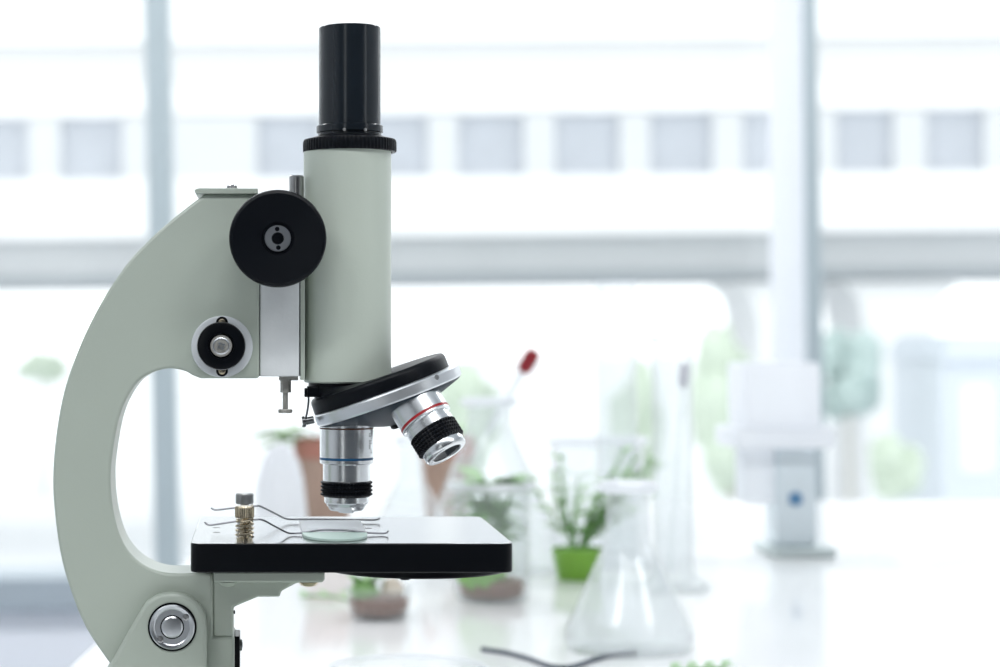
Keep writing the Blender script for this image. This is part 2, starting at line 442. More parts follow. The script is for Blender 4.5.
# click-stop spring block, wire and screw at the turret edge
b = NB(); box(b, S(315, 391.5, -6), (16 * 0.4 * mm, 9 * mm, 10.5 * 0.4 * mm)); box(b, S(306.8, 392.5, -6), (5 * 0.4 * mm, 5 * mm, 9 * 0.4 * mm))
clickb = sp('click_stop', b, 'black', nose, bevel=0.0004)
b = NB(); tube(b, catmull([S(308.5, 396, -6), S(308.5, 402, -6), S(307, 413, -6), S(305, 420, -6), S(303, 427, -6)], 4), 0.42 * mm, 8)
sp('click_spring', b, 'clipsteel', nose)
b = NB(); lathe(b, [(0, 0), (1.5 * mm, 0), (1.5 * mm, 3.4 * mm), (2.2 * mm, 3.6 * mm), (2.2 * mm, 4.6 * mm), (0, 4.8 * mm)], S(314, 419.5, -6), (-0.95, 0, -0.2), seg=20)
sp('spring_screw', b, 'darksteel', nose)
b = NB(); lathe(b, [(1.1 * mm, 0), (1.0 * mm, 0.3 * mm), (0, 0.3 * mm)], Cn + n * 0.9 * mm + Vector((math.cos(AL) * .62, -0.785, math.sin(AL) * .62)) * 30.55 * mm, Vector((math.cos(AL) * .62, -0.785, math.sin(AL) * .62)), seg=16)
sp('rim_screw', b, 'steel', nose)

def objective(phi, kind):
    """phi about the turret axis; 0 = the vertical one"""
    e = Vector((-math.cos(AL), 0, -math.sin(AL)))   # towards the vertical objective
    fy = Vector((0, -1, 0))
    rad = e * math.cos(phi) + fy * math.sin(phi)
    d = (n * LD + rad * LD * math.tan(AL)).normalized()
    if kind == 'tall':
        o = apex + d * 58.2 * mm
        b = NB(); lathe(b, [(0, -1 * mm), (10.7 * mm, -1 * mm), (10.7 * mm, 12 * mm)], o, d, seg=96)
        lathe(b, [(10.7 * mm, 13.0 * mm), (10.7 * mm, 14.3 * mm), (10.3 * mm, 14.6 * mm), (9.4 * mm, 14.8 * mm), (9.4 * mm, 21.4 * mm), (8.0 * mm, 21.6 * mm)], o, d, seg=96)
        ob = sp('objective', b, 'chrome', smooth=30)
        b = NB(); lathe(b, [(10.78 * mm, 0.1 * mm), (10.85 * mm, 0.2 * mm), (10.85 * mm, 0.6 * mm), (10.7 * mm, 0.7 * mm)], o, d, seg=96)
        sp('seat_ring', b, 'brown', ob)
        b = NB(); lathe(b, [(10.7 * mm, 12.0 * mm), (10.76 * mm, 12.05 * mm), (10.76 * mm, 12.95 * mm), (10.7 * mm, 13.0 * mm)], o, d, seg=96)
        sp('colour_ring', b, 'blue', ob)
        b = NB(); pr = [(9.2 * mm, 21.3 * mm)]
        for k in range(4):
            h = 21.5 + k * 1.55
            pr += [(9.9 * mm, h * mm), (10.45 * mm, (h + .35) * mm), (10.45 * mm, (h + .85) * mm), (9.8 * mm, (h + 1.2) * mm)]
        pr += [(9.2 * mm, 27.8 * mm), (8.5 * mm, 27.9 * mm)]
        lathe(b, pr, o, d, seg=240, ribs=48, depth=0.3 * mm)
        sp('grip_ring', b, 'blackmatte', ob, smooth=25)
        b = NB(); lathe(b, [(8.8 * mm, 27.6 * mm), (8.9 * mm, 27.9 * mm), (8.9 * mm, 30.0 * mm), (8.5 * mm, 30.4 * mm), (8.1 * mm, 30.5 * mm), (7.9 * mm, 31.5 * mm), (7.4 * mm, 31.7 * mm),
                            (7.0 * mm, 32.8 * mm), (6.4 * mm, 33.3 * mm), (3.5 * mm, 33.6 * mm), (3.0 * mm, 34.2 * mm), (1.6 * mm, 34.4 * mm), (0, 34.3 * mm)], o, d, seg=96)
        sp('front_cap', b, 'chrome', ob, smooth=25)
        # engraved strokes down the right of the barrel (too small to read)
        b = NB(); random.seed(3)
        for k in range(9):
            hh = (2.2 + k * 0.95) * mm
            for an in (math.radians(-33), math.radians(-25)):
                if random.random() < 0.8:
                    rd = Vector((math.cos(an), math.sin(an), 0))
                    q = o + Vector((0, 0, -hh)) + rd * 10.78 * mm
                    w = random.uniform(0.5, 1.0) * mm; l = random.uniform(.45, .7) * mm
                    t = Vector((-rd.y, rd.x, 0))
                    vs = [bm_v for bm_v in (b.verts.new(q - t * w * .5), b.verts.new(q + t * w * .5), b.verts.new(q + t * w * .4 - Vector((0, 0, l))), b.verts.new(q - t * w * .5 - Vector((0, 0, l * .7))))]
                    b.faces.new(vs)
        sp('engraving', b, 'black', ob)
        return
    o = apex + d * 57.8 * mm
    s = 1.0 if kind == 'short' else 0.55
    if kind == 'short':
        kk = math.sqrt(1 - 0.345 ** 2); ta = math.radians(31.2)
        d = Vector((math.sin(ta) * kk, -0.345, -math.cos(ta) * kk)); o = S(413.2, 399.8, -17)
    b = NB(); lathe(b, [(0, -1 * mm), (10.4 * mm, -4 * mm), (10.4 * mm, -0.3 * mm), (10.6 * mm, 0), (10.6 * mm, 8.6 * mm * s)], o, d, seg=96)
    lathe(b, [(10.6 * mm, 9.7 * mm * s), (10.6 * mm, 10.3 * mm * s), (10.2 * mm, 10.6 * mm * s), (9.4 * mm, 10.8 * mm * s), (9.4 * mm, 12.2 * mm * s), (9.7 * mm, 12.4 * mm * s), (9.7 * mm, 14.6 * mm * s), (8 * mm, 14.8 * mm * s)], o, d, seg=96)
    ob = sp('objective', b, 'chrome', smooth=30)
    b = NB(); lathe(b, [(10.6 * mm, 8.6 * mm * s), (10.68 * mm, 8.65 * mm * s), (10.68 * mm, 9.65 * mm * s), (10.6 * mm, 9.7 * mm * s)], o, d, seg=96)
    sp('colour_ring', b, 'red', ob)
    b = NB(); pr = [(9.2 * mm, 14.4 * mm * s)]
    for k in range(5):
        h = (14.6 + k * 1.45) * s
        pr += [(9.55 * mm, h * mm), (10.0 * mm, (h + .3) * mm), (10.0 * mm, (h + .8) * mm), (9.5 * mm, (h + 1.1) * mm)]
    pr += [(8.6 * mm, 22.0 * mm * s)]
    lathe(b, pr, o, d, seg=240, ribs=44, depth=0.4 * mm)
    sp('grip_ring', b, 'blackmatte', ob, smooth=25)
    b = NB(); lathe(b, [(8.7 * mm, 21.8 * mm * s), (8.8 * mm, 22.1 * mm * s), (8.8 * mm, 24.6 * mm * s), (8.4 * mm, 25.3 * mm * s), (7.9 * mm, 25.6 * mm * s), (6.3 * mm, 25.6 * mm * s), (6.0 * mm, 25.3 * mm * s), (5.9 * mm, 22 * mm * s)], o, d, seg=96)
    sp('front_cap', b, 'chrome', ob, smooth=30)
    b = NB(); lathe(b, [(5.95 * mm, 24.8 * mm * s), (4.5 * mm, 23.6 * mm * s), (0, 23.0 * mm * s)], o, d, seg=48)
    sp('front_lens', b, 'lens', ob)
objective(0, 'tall')
objective(2 * PI / 3, 'short')
objective(-2 * PI / 3, 'stub')

# ---- stage
ZS = -77 * mm
YF, YB = -52 * mm, 56 * mm
xl = S(190.3, 0, -52).x; xr = S(513.8, 0, -52).x
def rrect(x0, x1, y0, y1, r, k=6):
    out = []
    for cx, cy, a0 in ((x1 - r, y0 + r, -90), (x1 - r, y1 - r, 0), (x0 + r, y1 - r, 90), (x0 + r, y0 + r, 180)):
        for i in range(k + 1):
            a = math.radians(a0 + 90 * i / k); out.append((cx + r * math.cos(a), cy + r * math.sin(a)))
    return out
b = NB(); vprism(b, rrect(xl, xr, YF, YB, 4 * mm), ZS - 11.0 * mm, ZS)
b.normal_update()
for f in b.faces: f.material_index = 1 if f.normal.z > 0.9 else 0
stage = sp('stage', b, ('black', 'stage'), bevel=0.0006, seg=3)
for px, py in ((216.5, 527.5), (216.5, 532.3), (368, 528.2)):
    d = 77 * mm * F / (py - CY); Y = (d - DF)
    b = NB(); lathe(b, [(1.7 * mm if px > 300 else 1.5 * mm, 0), (0, 0.02 * mm)], ((px - CX) * d / F, Y, ZS + 0.00006), seg=20)
    sp('stage_hole', b, 'darksteel' if px < 300 else 'black', stage)
b = NB(); lathe(b, [(0, 0), (37 * mm, 0), (37.5 * mm, -0.6 * mm), (37.5 * mm, -3.6 * mm), (37 * mm, -4.2 * mm), (0, -4.2 * mm)], (S(416, 0, 0).x, 0, ZS - 11.0 * mm), seg=128)
dia = sp('diaphragm_disc', b, 'black')
b = NB(); lathe(b, [(0, 0), (2 * mm, 0), (1.8 * mm, -0.8 * mm), (0, -0.9 * mm)], (S(405, 0, -32).x, -32 * mm, ZS - 15.2 * mm), seg=20)
sp('rivet', b, 'black', dia)

# ---- stage clips (two alike)
def clip(Y, path):
    X = S(244.6, 0, Y).x
    b = NB(); tube(b, catmull([S(*p) for p in path], 5), 0.5 * mm, 8, flat=0.75)
    # eye round the post
    cl = sp('stage_clip', b, 'clipsteel')
    o = (X, Y * mm, ZS)
    b = NB(); lathe(b, [(0, 0), (3.0 * mm, 0), (3.0 * mm, 0.9 * mm), (1.8 * mm, 1.0 * mm), (1.8 * mm, 8.5 * mm), (3.4 * mm, 8.5 * mm), (3.7 * mm, 8.8 * mm), (3.7 * mm, 12.3 * mm), (3.3 * mm, 12.9 * mm), (0, 13.0 * mm)],
                    o, seg=144, ribs=36, depth=0.16 * mm, ribrows=(6, 7))
    sp('clip_post', b, 'brass' if Y < 0 else 'steel', cl, smooth=30)
    b = NB(); hp = []
    for i in range(91):
        t = i / 90
        hp.append(Vector((X + 3.2 * mm * math.cos(t * 8 * PI), Y * mm + 3.2 * mm * math.sin(t * 8 * PI), ZS + (1.2 + 6.7 * t) * mm)))
    tube(b, hp, 0.45 * mm, 8)
    sp('clip_spring', b, 'brass', cl)
clip(-40, [(204.5, 522, -43), (207, 524.2, -43), (211, 525, -43), (222, 523.5, -42), (235, 521.6, -41), (256, 519.6, -40), (263, 520.2, -38), (275, 526.5, -31), (287, 532.6, -24), (294, 533.4, -22),
           (305, 532.4, -22), (321, 530, -22), (343, 530.2, -22), (358, 531.6, -22), (372, 533, -22), (385, 533.2, -22), (388.5, 530.8, -22)])
clip(21, [(211, 507.8, 20), (214, 509.6, 20), (219, 509.7, 20), (233, 508, 21), (255, 506, 21), (261, 506.6, 22), (274, 513, 26), (285, 518.4, 29), (292, 519.4, 30), (303.5, 519.2, 30), (330, 519.3, 30), (356, 519.7, 30), (375, 519.9, 30), (380, 518, 30)])

# ---- bracket below the stage
YB_ = -13
b = NB(); prism(b, XZ([(213, 571.8), (324.5, 571.8), (324.5, 579), (322, 582.8), (300, 582.8), (296, 583.5), (281, 591.5), (280, 597), (258, 597), (240, 604.5), (233.2, 607.5), (233.2, 637), (213.4, 637)], YB_), -13 * mm, 13 * mm)
br = sp('stage_bracket', b, 'paint', bevel=0.0008)
b = NB(); prism(b, XZ([(213.6, 571.8), (324.8, 571.8), (324.8, 580.5), (322, 582.6), (213.6, 582.6)], -18), -18 * mm, 18 * mm)
sp('bracket_plate', b, 'paint', br, bevel=0.0008)
for px, py, m_ in ((228, 581.5, 'paint'), (308.5, 581.5, 'brass')):
    b = NB(); lathe(b, [(0, 0), (4.4 * mm, 0), (3.2 * mm, 1.4 * mm), (1.6 * mm, 2.0 * mm), (0, 2.1 * mm)], S(px, py, -11), (0, 0, -1), seg=24)
    sp('bracket_bolt', b, m_, br)

# ---- pillar cheeks with pivot bolt
YP = -20
top = catmull([(110, 664.5, 0), (127, 634, 0), (143.5, 606, 0), (150, 599.5, 0), (159, 594.6, 0), (172, 592.8, 0), (185, 594.8, 0), (196, 601, 0), (203.5, 611, 0), (206, 622, 0), (207, 640, 0), (207, 667, 0)], 5)
chk = XZ([(p.x, p.y) for p in top] + [(207, 700), (224, 760), (232, 815), (66, 815), (76, 760), (96, 690)], YP)
b = NB(); prism(b, chk, -20 * mm, -14.4 * mm)
pil = sp('pillar', b, 'paint', bevel=0.0016, seg=3)
b = NB(); prism(b, chk, 14.4 * mm, 20 * mm); sp('pillar_cheek', b, 'paint', pil, bevel=0.0016, seg=3)
b = NB(); prism(b, XZ([(150, 716), (215, 716), (232, 815), (66, 815), (80, 760), (95, 716)], YP), -14.4 * mm, 14.4 * mm); sp('pillar_core', b, 'paint', pil)
c = S(172.2, 627, -20.3); ks = (DF - 20.3 * mm) / F
b = NB(); lathe(b, [(0, 0.12 * mm), (24.4 * ks, 0.12 * mm), (24.4 * ks, -0.4 * mm)], c, ax, seg=96)
pv = sp('pivot_bolt', b, 'black')
b = NB(); lathe(b, [(22.6 * ks, 0), (22.4 * ks, 0.5 * mm), (21.4 * ks, 0.8 * mm), (18.5 * ks, 0.6 * mm), (17.5 * ks, 0.35 * mm), (12.0 * ks, 0.35 * mm)], c, ax, seg=96)
pr_ = sp('pivot_ring', b, 'satin', pv, smooth=20)
b = NB(); lathe(b, [(11.9 * ks, 0), (11.8 * ks, 0.25 * mm), (10.8 * ks, 0.25 * mm)], c, ax, seg=64); sp('pivot_gap', b, 'black', pv)
b = NB(); lathe(b, [(10.8 * ks, 0), (10.7 * ks, 0.7 * mm), (9.4 * ks, 1.0 * mm), (6 * ks, 1.15 * mm), (0, 1.2 * mm)], c, ax, seg=64); sp('pivot_button', b, 'satin', pv, smooth=20)
for qx, qy in ((185.8, 617.2), (160.2, 639.6)):
    q = S(qx, qy, -20.8)
    b = NB(); lathe(b, [(3.4 * ks, 0), (3.3 * ks, 0.35 * mm), (2.0 * ks, 0.5 * mm), (1.8 * ks, 0.1 * mm), (0, 0.1 * mm)], q, ax, seg=24)
    sp('pin_hole', b, 'steel', pv)

# ---- mirror arm strip at the tail of the arm, with its screw, fork and mirror
b = NB(); prism(b, XZ([(234.3, 636.5), (239.8, 636.5), (239.8, 725), (234.3, 725)], -9), -9 * mm, 9 * mm)
mb = sp('mirror_bracket', b, 'black', bevel=0.0004)
b = NB(); lathe(b, [(0, 0), (2.4 * mm, 0), (2.2 * mm, 0.9 * mm), (0, 1.3 * mm)], S(239.8, 645, -4), (1, 0, 0), seg=24)
sp('bracket_screw', b, 'darksteel', mb)
b = NB(); lathe(b, [(0, 0), (0.7 * mm, 0), (0.7 * mm, 1.3 * mm), (0, 1.3 * mm)], S(232, 612, -9), (1, 0, 0), seg=12)
sp('set_pin', b, 'darksteel', mb)

# ---- foot (stands flat on the table)
RI = RM.inverted()
LOC = scope_loc(BASE)
b = NB()
fx0, fx1 = -0.082, 0.088
vprism(b, rrect(fx0, fx1, -0.062, 0.062, 0.022, 8), TABLE, TABLE + 0.018)
vprism(b, rrect(-0.076, -0.004, -0.030, 0.030, 0.01, 6), TABLE + 0.0178, TABLE + 0.026)
for v in b.verts: v.co = RI @ (v.co - LOC)
obj('foot', b, 'paint', scope, bevel=0.003, seg=3)

# ---- specimen slide lying on the stage
sx0, sx1 = S(303.5, 0, -47).x, S(370.5, 0, -47).x
sb = Vector(((sx0 + sx1) / 2, -0.009, ZS + 0.00005))
slide = thing('microscope_slide', 'glass slide with pale green end clipped on the black microscope stage', 'slide', scope_loc(sb), (0, ROLL, 0))
hw = (sx1 - sx0) / 2
b = NB(); vprism(b, [(-hw, -0.012), (hw, -0.012), (hw, 0.038), (-hw, 0.038)], 0, 1.05 * mm)
obj('glass_strip', b, 'slide', slide, bevel=0.0002)
b = NB()
fe = [(-hw, -0.012)] + [(-hw * math.cos(t * PI / 12) if 0 < t < 12 else (-hw if t == 0 else hw), -0.0145 - 0.0235 * math.sin(t * PI / 12) ** 0.75) for t in range(13)] + [(hw, -0.012)]
vprism(b, fe, 0, 1.1 * mm)
obj('frosted_end', b, 'frost', slide, bevel=0.0002)
b = NB(); vprism(b, rrect(-0.010, 0.010, 0.0, 0.020, 0.001, 3), 1.05 * mm, 1.22 * mm)
obj('cover_slip', b, 'slide', slide)

# ================================================================ ROOM
DW = 3730.0
yw = DW / 1000
X0, X1 = -3.3, 4.4
YR = -4.0
ZC = 2.9
zs = P(40, 576, DW).z
def sbox(name, a, c, m_, bevel=0): return struct(obj(name, box2(NB(), a, c), m_, bevel=bevel))
sbox('floor', (X0 - .1, YR - .1, -0.1), (X1 + .1, yw + .3, 0), 'floor')
sbox('ceiling', (X0 - .1, YR - .1, ZC), (X1 + .1, yw + .3, ZC + 0.1), 'ceil')
sbox('wall_left', (X0 - .1, YR, 0), (X0, yw + .2, ZC), 'wall')
# right wall with one tall window
wy0, wy1 = -3.05, -2.35
b = NB()
box2(b, (X1, YR, 0), (X1 + .1, wy0, ZC)); box2(b, (X1, wy1, 0), (X1 + .1, yw + .2, ZC)); box2(b, (X1, wy0, 0), (X1 + .1, wy1, .4)); box2(b, (X1, wy0, 2.5), (X1 + .1, wy1, ZC))
struct(obj('wall_right', b, 'wall'))
sbox('window_7', (X1 + .04, wy0, .4), (X1 + .05, wy1, 2.5), 'pane')
# wall behind the camera with one narrow window
bx0, bx1 = -1.62, -1.12
b = NB()
box2(b, (X0 - .1, YR - .1, 0), (bx0, YR, ZC)); box2(b, (bx1, YR - .1, 0), (X1 + .1, YR, ZC)); box2(b, (bx0, YR - .1, 0), (bx1, YR, .4)); box2(b, (bx0, YR - .1, 2.5), (bx1, YR, ZC))
struct(obj('wall_back', b, 'darkwall'))
sbox('window_8', (bx0, YR - .06, .4), (bx1, YR - .05, 2.5), 'pane')
# window wall
WT = 2.72
b = NB(); box2(b, (X0, yw, 0), (X1, yw + .2, zs - 0.078)); box2(b, (X0, yw, WT), (X1, yw + .2, ZC))
struct(obj('wall_front', b, 'sillwall'))
b = NB(); box2(b, (X0, yw - .03, zs - 0.078), (X1, yw + .2, zs))
struct(obj('trim_1', b, 'rail', bevel=0.005))
xm = [P(163, 337, DW).x, P(810, 337, DW).x]
sp_ = xm[1] - xm[0]
xs = [xm[0] - 2 * sp_, xm[0] - sp_, xm[0], xm[1], xm[1] + sp_, xm[1] + 2 * sp_]
k = 2
for i, x in enumerate(xs):
    w = 0.029 if i != 3 else 0.024
    if X0 < x < X1:
        mo = sbox('trim_%d' % k, (-w, yw - .02, zs - H), (w, yw + .1, WT - H), 'mullion'); mo.location = (x, 0, H); mo.rotation_euler = (0, -0.0095, 0); k += 1
pw = P(766, 300, DW).x
sbox('trim_%d' % k, (pw, yw - .05, zs), (xm[1] - 0.024, yw - .04, WT), 'blind')
edges = [X0] + [x for x in xs if X0 < x < X1] + [X1]
for i, (a, c) in enumerate(zip(edges, edges[1:])):
    sbox('window_%d' % (i + 1), (a, yw + .05, zs), (c, yw + .058, WT), 'pane')

# bench
tb = thing('bench', 'long white laboratory bench with glossy top in front of the windows', 'bench', (-0.187, -0.36, 0))
tx0, tx1, ty0, ty1 = -0.187, 2.35, -0.36, 1.58
def rel(o, root):
    o.parent = root; o.matrix_parent_inverse = Matrix.Translation(-Vector(root.location)); return o
rel(obj('worktop', box2(NB(), (tx0, ty0, TABLE - .035), (tx1, ty1, TABLE)), 'table', bevel=0.003), tb)
rel(obj('apron', box2(NB(), (tx0 + .1, ty0 + .08, TABLE - .12), (tx1 - .1, ty1 - .08, TABLE - .0355)), 'palegrey', bevel=0.003), tb)
for x in (tx0 + .13, tx1 - .13):
    for y in (ty0 + .12, ty1 - .12):
        rel(obj('leg', box2(NB(), (x - .03, y - .03, 0), (x + .03, y + .03, TABLE - .12)), 'palegrey', bevel=0.003), tb)

tb.rotation_euler = (0, 0, -math.radians(5))      # the bench stands a little askew to the windows

# ================================================================ BENCH OBJECTS
def glassware(name, label, cat, base, prof, rim_r, rim_h, group=None, rimt=0.0016):
    """thin walled vessel: profile of outer (r,h) from the base centre to the rim"""
    t = thing(name, label, cat, base, group=group)
    w = 0.0014
    inner_p = [(max(r - w, 0), h + (w if i == 0 or r < 1e-6 else 0)) for i, (r, h) in enumerate(prof)]
    pr = [(0, 0)] + prof + inner_p[::-1][0:] + [(0, w * 1.5)]
    b = NB(); lathe(b, pr, seg=64); obj('vessel', b, 'glass', t, smooth=50)
    b = NB(); N = 48
    tube(b, [(rim_r * math.cos(2 * PI * i / N), rim_r * math.sin(2 * PI * i / N), rim_h) for i in range(N + 1)], rimt, 8, cap=False)
    obj('rim', b, 'glassrim', t)
    return t

def conical(base, width, height, neck, lip=1.15, sh=0.66):
    R, n_ = width / 2, neck / 2
    hs = height * sh
    pr = [(R * 0.93, 0), (R * 0.985, 0.002), (R, 0.007), (R * 0.985, 0.013)]
    for i in range(1, 7):
        t = i / 6; pr.append((R * 0.985 + (n_ * 1.06 - R * 0.985) * t, 0.013 + (hs - 0.013) * t))
    pr += [(n_, hs + 0.006), (n_, height - 0.004), (n_ * lip, height)]
    return pr, n_ * lip, height

def flask(name, label, px, py, wpx, toppy, neckpx, group='conical flasks on the bench', sh=0.66):
    base = T(px, py); m = ppm(base)
    pr, rr, rh = conical(base, wpx * m, (py - toppy) * m, neckpx * m, sh=sh)
    return glassware(name, label, 'flask', base + Vector((0, 0, 0.0002)), pr, rr, rh, group, rimt=0.0036)

def beaker(label, px, py, wpx, toppy, group='glass beakers on the bench'):
    base = T(px, py); m = ppm(base); R = wpx * m / 2; h = (py - toppy) * m
    pr = [(R * .92, 0), (R * .98, .002), (R, .007), (R, h - .004), (R * 1.05, h)]
    return glassware('beaker', label, 'beaker', base + Vector((0, 0, 0.0002)), pr, R * 1.05, h, group, rimt=0.0032)

def cylinder(label, px, py, wpx, toppy):
    base = T(px, py); m = ppm(base); R = wpx * m / 2; h = (py - toppy) * m
    pr = [(R * 1.7, 0), (R * 1.75, .004), (R * 1.2, .009), (R, .016), (R, h - .004), (R * 1.12, h)]
    return glassware('measuring_cylinder', label, 'cylinder', base + Vector((0, 0, 0.0002)), pr, R * 1.12, h, 'measuring cylinders on the bench')

fA = flask('conical_flask', 'large conical flask with the red-tipped dropper leaning in its neck', 491, 571, 150, 402, 44, sh=0.84)
fC = flask('conical_flask', 'clear conical flask in front of the tall cylinders, nearest of the flasks', 629, 650, 128, 487, 44)
fD = flask('conical_flask', 'clear conical flask seen below the tilted red-ringed objective, left of the dropper flask', 412, 555, 92, 440, 26)
bA = beaker('short glass beaker holding mossy soil behind the right end of the stage', 492, 599, 76, 486)
bB = beaker('glass beaker standing right behind the bright green pot', 598, 553, 92, 441)
cA = cylinder('tallest measuring cylinder, behind the nearest conical flask', 618, 566, 40, 284)
cB = cylinder('measuring cylinder with a thin rod in it, right of the tallest cylinder', 674, 590, 40, 338)
# thin rod in the second cylinder
q = T(674, 590); m = ppm(q)
o = thing('glass_rod', '', 'rod', q)
b = NB(); tube(b, [(-0.004, 0, 0.012), (0.0085, 0, 0.160)], 0.0018, 10); obj('shaft', b, 'glass', o)
b = NB(); lathe(b, [(0, 0), (.0036, 0), (.0038, .014), (.003, .018), (0, .019)], (0.0085, 0, .158), (.08, 0, 1), seg=20); obj('tip', b, 'capgrey', o)
tag(o, 'thin rod with a grey tip standing in the right-hand measuring cylinder', 'rod')

# dropper with red bulb
q0 = fA.location
def on_depth(px, py, Y): return P(px, py, Y)
YD = q0.y * 1000
bt, bb = P(535, 350, YD - 20), P(523, 371, YD - 14)
dirv = (bb - bt).normalized()
tip = bb + dirv * 0.085
dr = thing('dropper', 'glass dropper with dark red rubber bulb leaning out of the large conical flask', 'dropper', tip)
b = NB(); L = (bt - bb).length
lathe(b, [(0, 0), (0.0052, 0), (0.0062, 0.002), (0.0066, L * .5), (0.0063, L * .85), (0.0040, L * .97), (0, L)], bb - tip, -dirv, seg=32)
obj('rubber_bulb', b, 'bulb', dr)
b = NB(); tube(b, [Vector((0, 0, 0)), -dirv * 0.02, -dirv * 0.03, bb - tip - dirv * 0.003], [0.001, 0.0013, 0.0032, 0.0032], 12)
obj('glass_tube', b, 'glassrim', dr)

# leaves
def leaf(bm, o, d, L, W, up=Vector((0, 0, 1)), curl=0.25):
    d = Vector(d).normalized(); s = d.cross(up)
    if s.length < 1e-3: s = Vector((1, 0, 0))
    s.normalize(); nn = s.cross(d)
    N = 6; rows = []
    for i in range(N + 1):
        t = i / N
        w = W * math.sin(PI * (t * 0.94 + 0.03)) ** 0.8 * 0.5
        c_ = Vector(o) + d * (L * t) - nn * (curl * L * t * t)
        rows.append((bm.verts.new(c_ - s * w + nn * w * .25), bm.verts.new(c_), bm.verts.new(c_ + s * w + nn * w * .25)))
    for A, B in zip(rows, rows[1:]):
        bm.faces.new((A[0], A[1], B[1], B[0])); bm.faces.new((A[1], A[2], B[2], B[1]))

def blob(bm, c_, s, seed=0, amp=0.25, sub=3, freq=2.0):
    r = bmesh.ops.create_icosphere(bm, subdivisions=sub, radius=1.0)
    for v in r['verts']:
        k = 1 + amp * noise.noise(v.co * freq + Vector((seed * 3.1, seed * 1.7, 0)))
        v.co = Vector((v.co.x * s[0] * k + c_[0], v.co.y * s[1] * k + c_[1], v.co.z * s[2] * k + c_[2]))

# cutting with moss and soil inside the short beaker
base = bA.location; m = ppm(base)
pl = thing('plant_cutting', 'leafy green cutting growing from moss and soil inside the short beaker', 'plant', base + Vector((0, 0, 0.003)))
b = NB(); R = 76 * m / 2 - 0.004
lathe(b, [(0, 0), (R * .9, 0), (R * .97, .004), (R * .97, .011), (R * .6, .013), (0, .014)], seg=40); obj('soil', b, 'soilred', pl)
b = NB(); blob(b, (-R * .34, -R * .40, .020), (R * .72, R * .58, .021), 2, .25); obj('moss', b, 'moss', pl)
b = NB(); random.seed(11)
for k in range(48):
    a = random.uniform(0, 2 * PI); hh = random.uniform(.035, .085)
    leaf(b, (random.uniform(-.4, .4) * R, random.uniform(-.4, .4) * R, hh), (math.cos(a), math.sin(a), random.uniform(-.2, .9)), random.uniform(.02, .034), .016)
obj('leaves', b, 'leafpale', pl)
b = NB()
for k in range(4): tube(b, [(0.01 * (k - 1.5), 0, .018), (0.006 * (k - 1.5), .004, .05), (.012 * (k - 1.5), 0, .09)], .0012, 6)
obj('stem', b, 'leafpale', pl)

# bright green pot with a feathery plant
base = T(578, 579); m = ppm(base)
gp = thing('potted_plant', 'feathery plant in a small bright green tapered pot, in front of the beaker', 'plant', base, group='potted plants on the bench')
rt, rb, hp_ = 26 * m, 20.5 * m, 31 * m
b = NB(); lathe(b, [(0, 0), (rb * .96, 0), (rb, .001), (rt, hp_), (rt * .93, hp_), (rt * .9, hp_ - .003), (rb * .9, .004), (0, .004)], seg=48); obj('pot', b, 'greenpot', gp)
b = NB(); lathe(b, [(rt * .905, hp_ - .003), (rt * .4, hp_ + .000), (0, hp_ + .001)], seg=40); obj('soil', b, 'moss', gp)
b = NB(); bl = NB(); random.seed(5)
for k in range(22):
    a = random.uniform(0, 2 * PI); lean = random.uniform(.15, .85); L = random.uniform(.05, .098)
    if k % 2: a = random.uniform(-.6, .6); 
    d = Vector((math.cos(a) * lean, math.sin(a) * lean, 1)).normalized()
    pth = [Vector((d.x * .006, d.y * .006, hp_ - .002)) + d * (L * t) + Vector((0.012 * t * t, 0, -.012 * lean * t * t)) for t in (0, .25, .5, .75, 1)]
    tube(b, pth, .0009, 6)
    for t in range(1, 5):
        for sgn in (-1, 1):
            p_ = pth[t]; leaf(bl, p_, Vector((math.cos(a + sgn * 1.2), math.sin(a + sgn * 1.2), .5)), random.uniform(.013, .023), .0062)
obj('stem', b, 'leafpale', gp); obj('leaves', bl, 'leaf', gp)

# terracotta pots
def terracotta(label, px, py, wpx, toppy, leaves):
    base = T(px, py); m = ppm(base); rt = wpx * m / 2; h = (py - toppy) * m; rb = rt * .7
    t = thing('potted_plant', label, 'plant', base, group='potted plants on the bench')
    hr = h * .82
    b = NB(); lathe(b, [(0, 0), (rb * .97, 0), (rb, .001), (rt * .93, hr), (rt * .8, hr), (rb * .85, .006), (0, .006)], seg=56); obj('pot', b, 'terra', t)
    b = NB(); lathe(b, [(rt * .92, hr - .001), (rt, hr), (rt, h - .001), (rt * .985, h), (rt * .88, h), (rt * .87, hr)], seg=56); obj('pot_rim', b, 'terrarim', t)
    b = NB(); lathe(b, [(rt * .88, h * .9), (0, h * .93)], seg=40); obj('soil', b, 'soil', t)
    b = NB(); st = NB()
    for k, (dx, dz, L) in enumerate(leaves):
        a = random.uniform(0, 2 * PI)
        e = Vector((dx * rt, math.sin(a) * rt * .5, h + dz))
        tube(st, [(dx * rt * .4, 0, h * .9), (dx * rt * .8, e.y * .6, h + dz * .7), e], .001, 6)
        leaf(b, e, (dx, math.sin(a) * .4, .1), L, L * .55)
    obj('leaves', b, 'leaf', t); obj('stem', st, 'leafpale', t)
    return t
random.seed(21)
terracotta('green-leaved plant in a terracotta pot partly behind the vertical blue-ringed objective', 326, 541, 62, 438,
           [(-1.0, .004, .03), (-.8, .007, .028), (-.4, .010, .03), (-1.2, .0, .03), (.1, .008, .026), (.6, .010, .03), (.9, .006, .03), (-.6, .003, .034), (-.9, -.004, .034), (-1.5, .002, .03), (-1.4, -.008, .03), (-1.3, .006, .034), (-.7, -.002, .034)])
terracotta('brown terracotta pot behind the tilted red-ringed objective', 447, 538, 56, 437,
           [(-.3, .008, .02), (.2, .01, .02), (.6, .006, .02)])

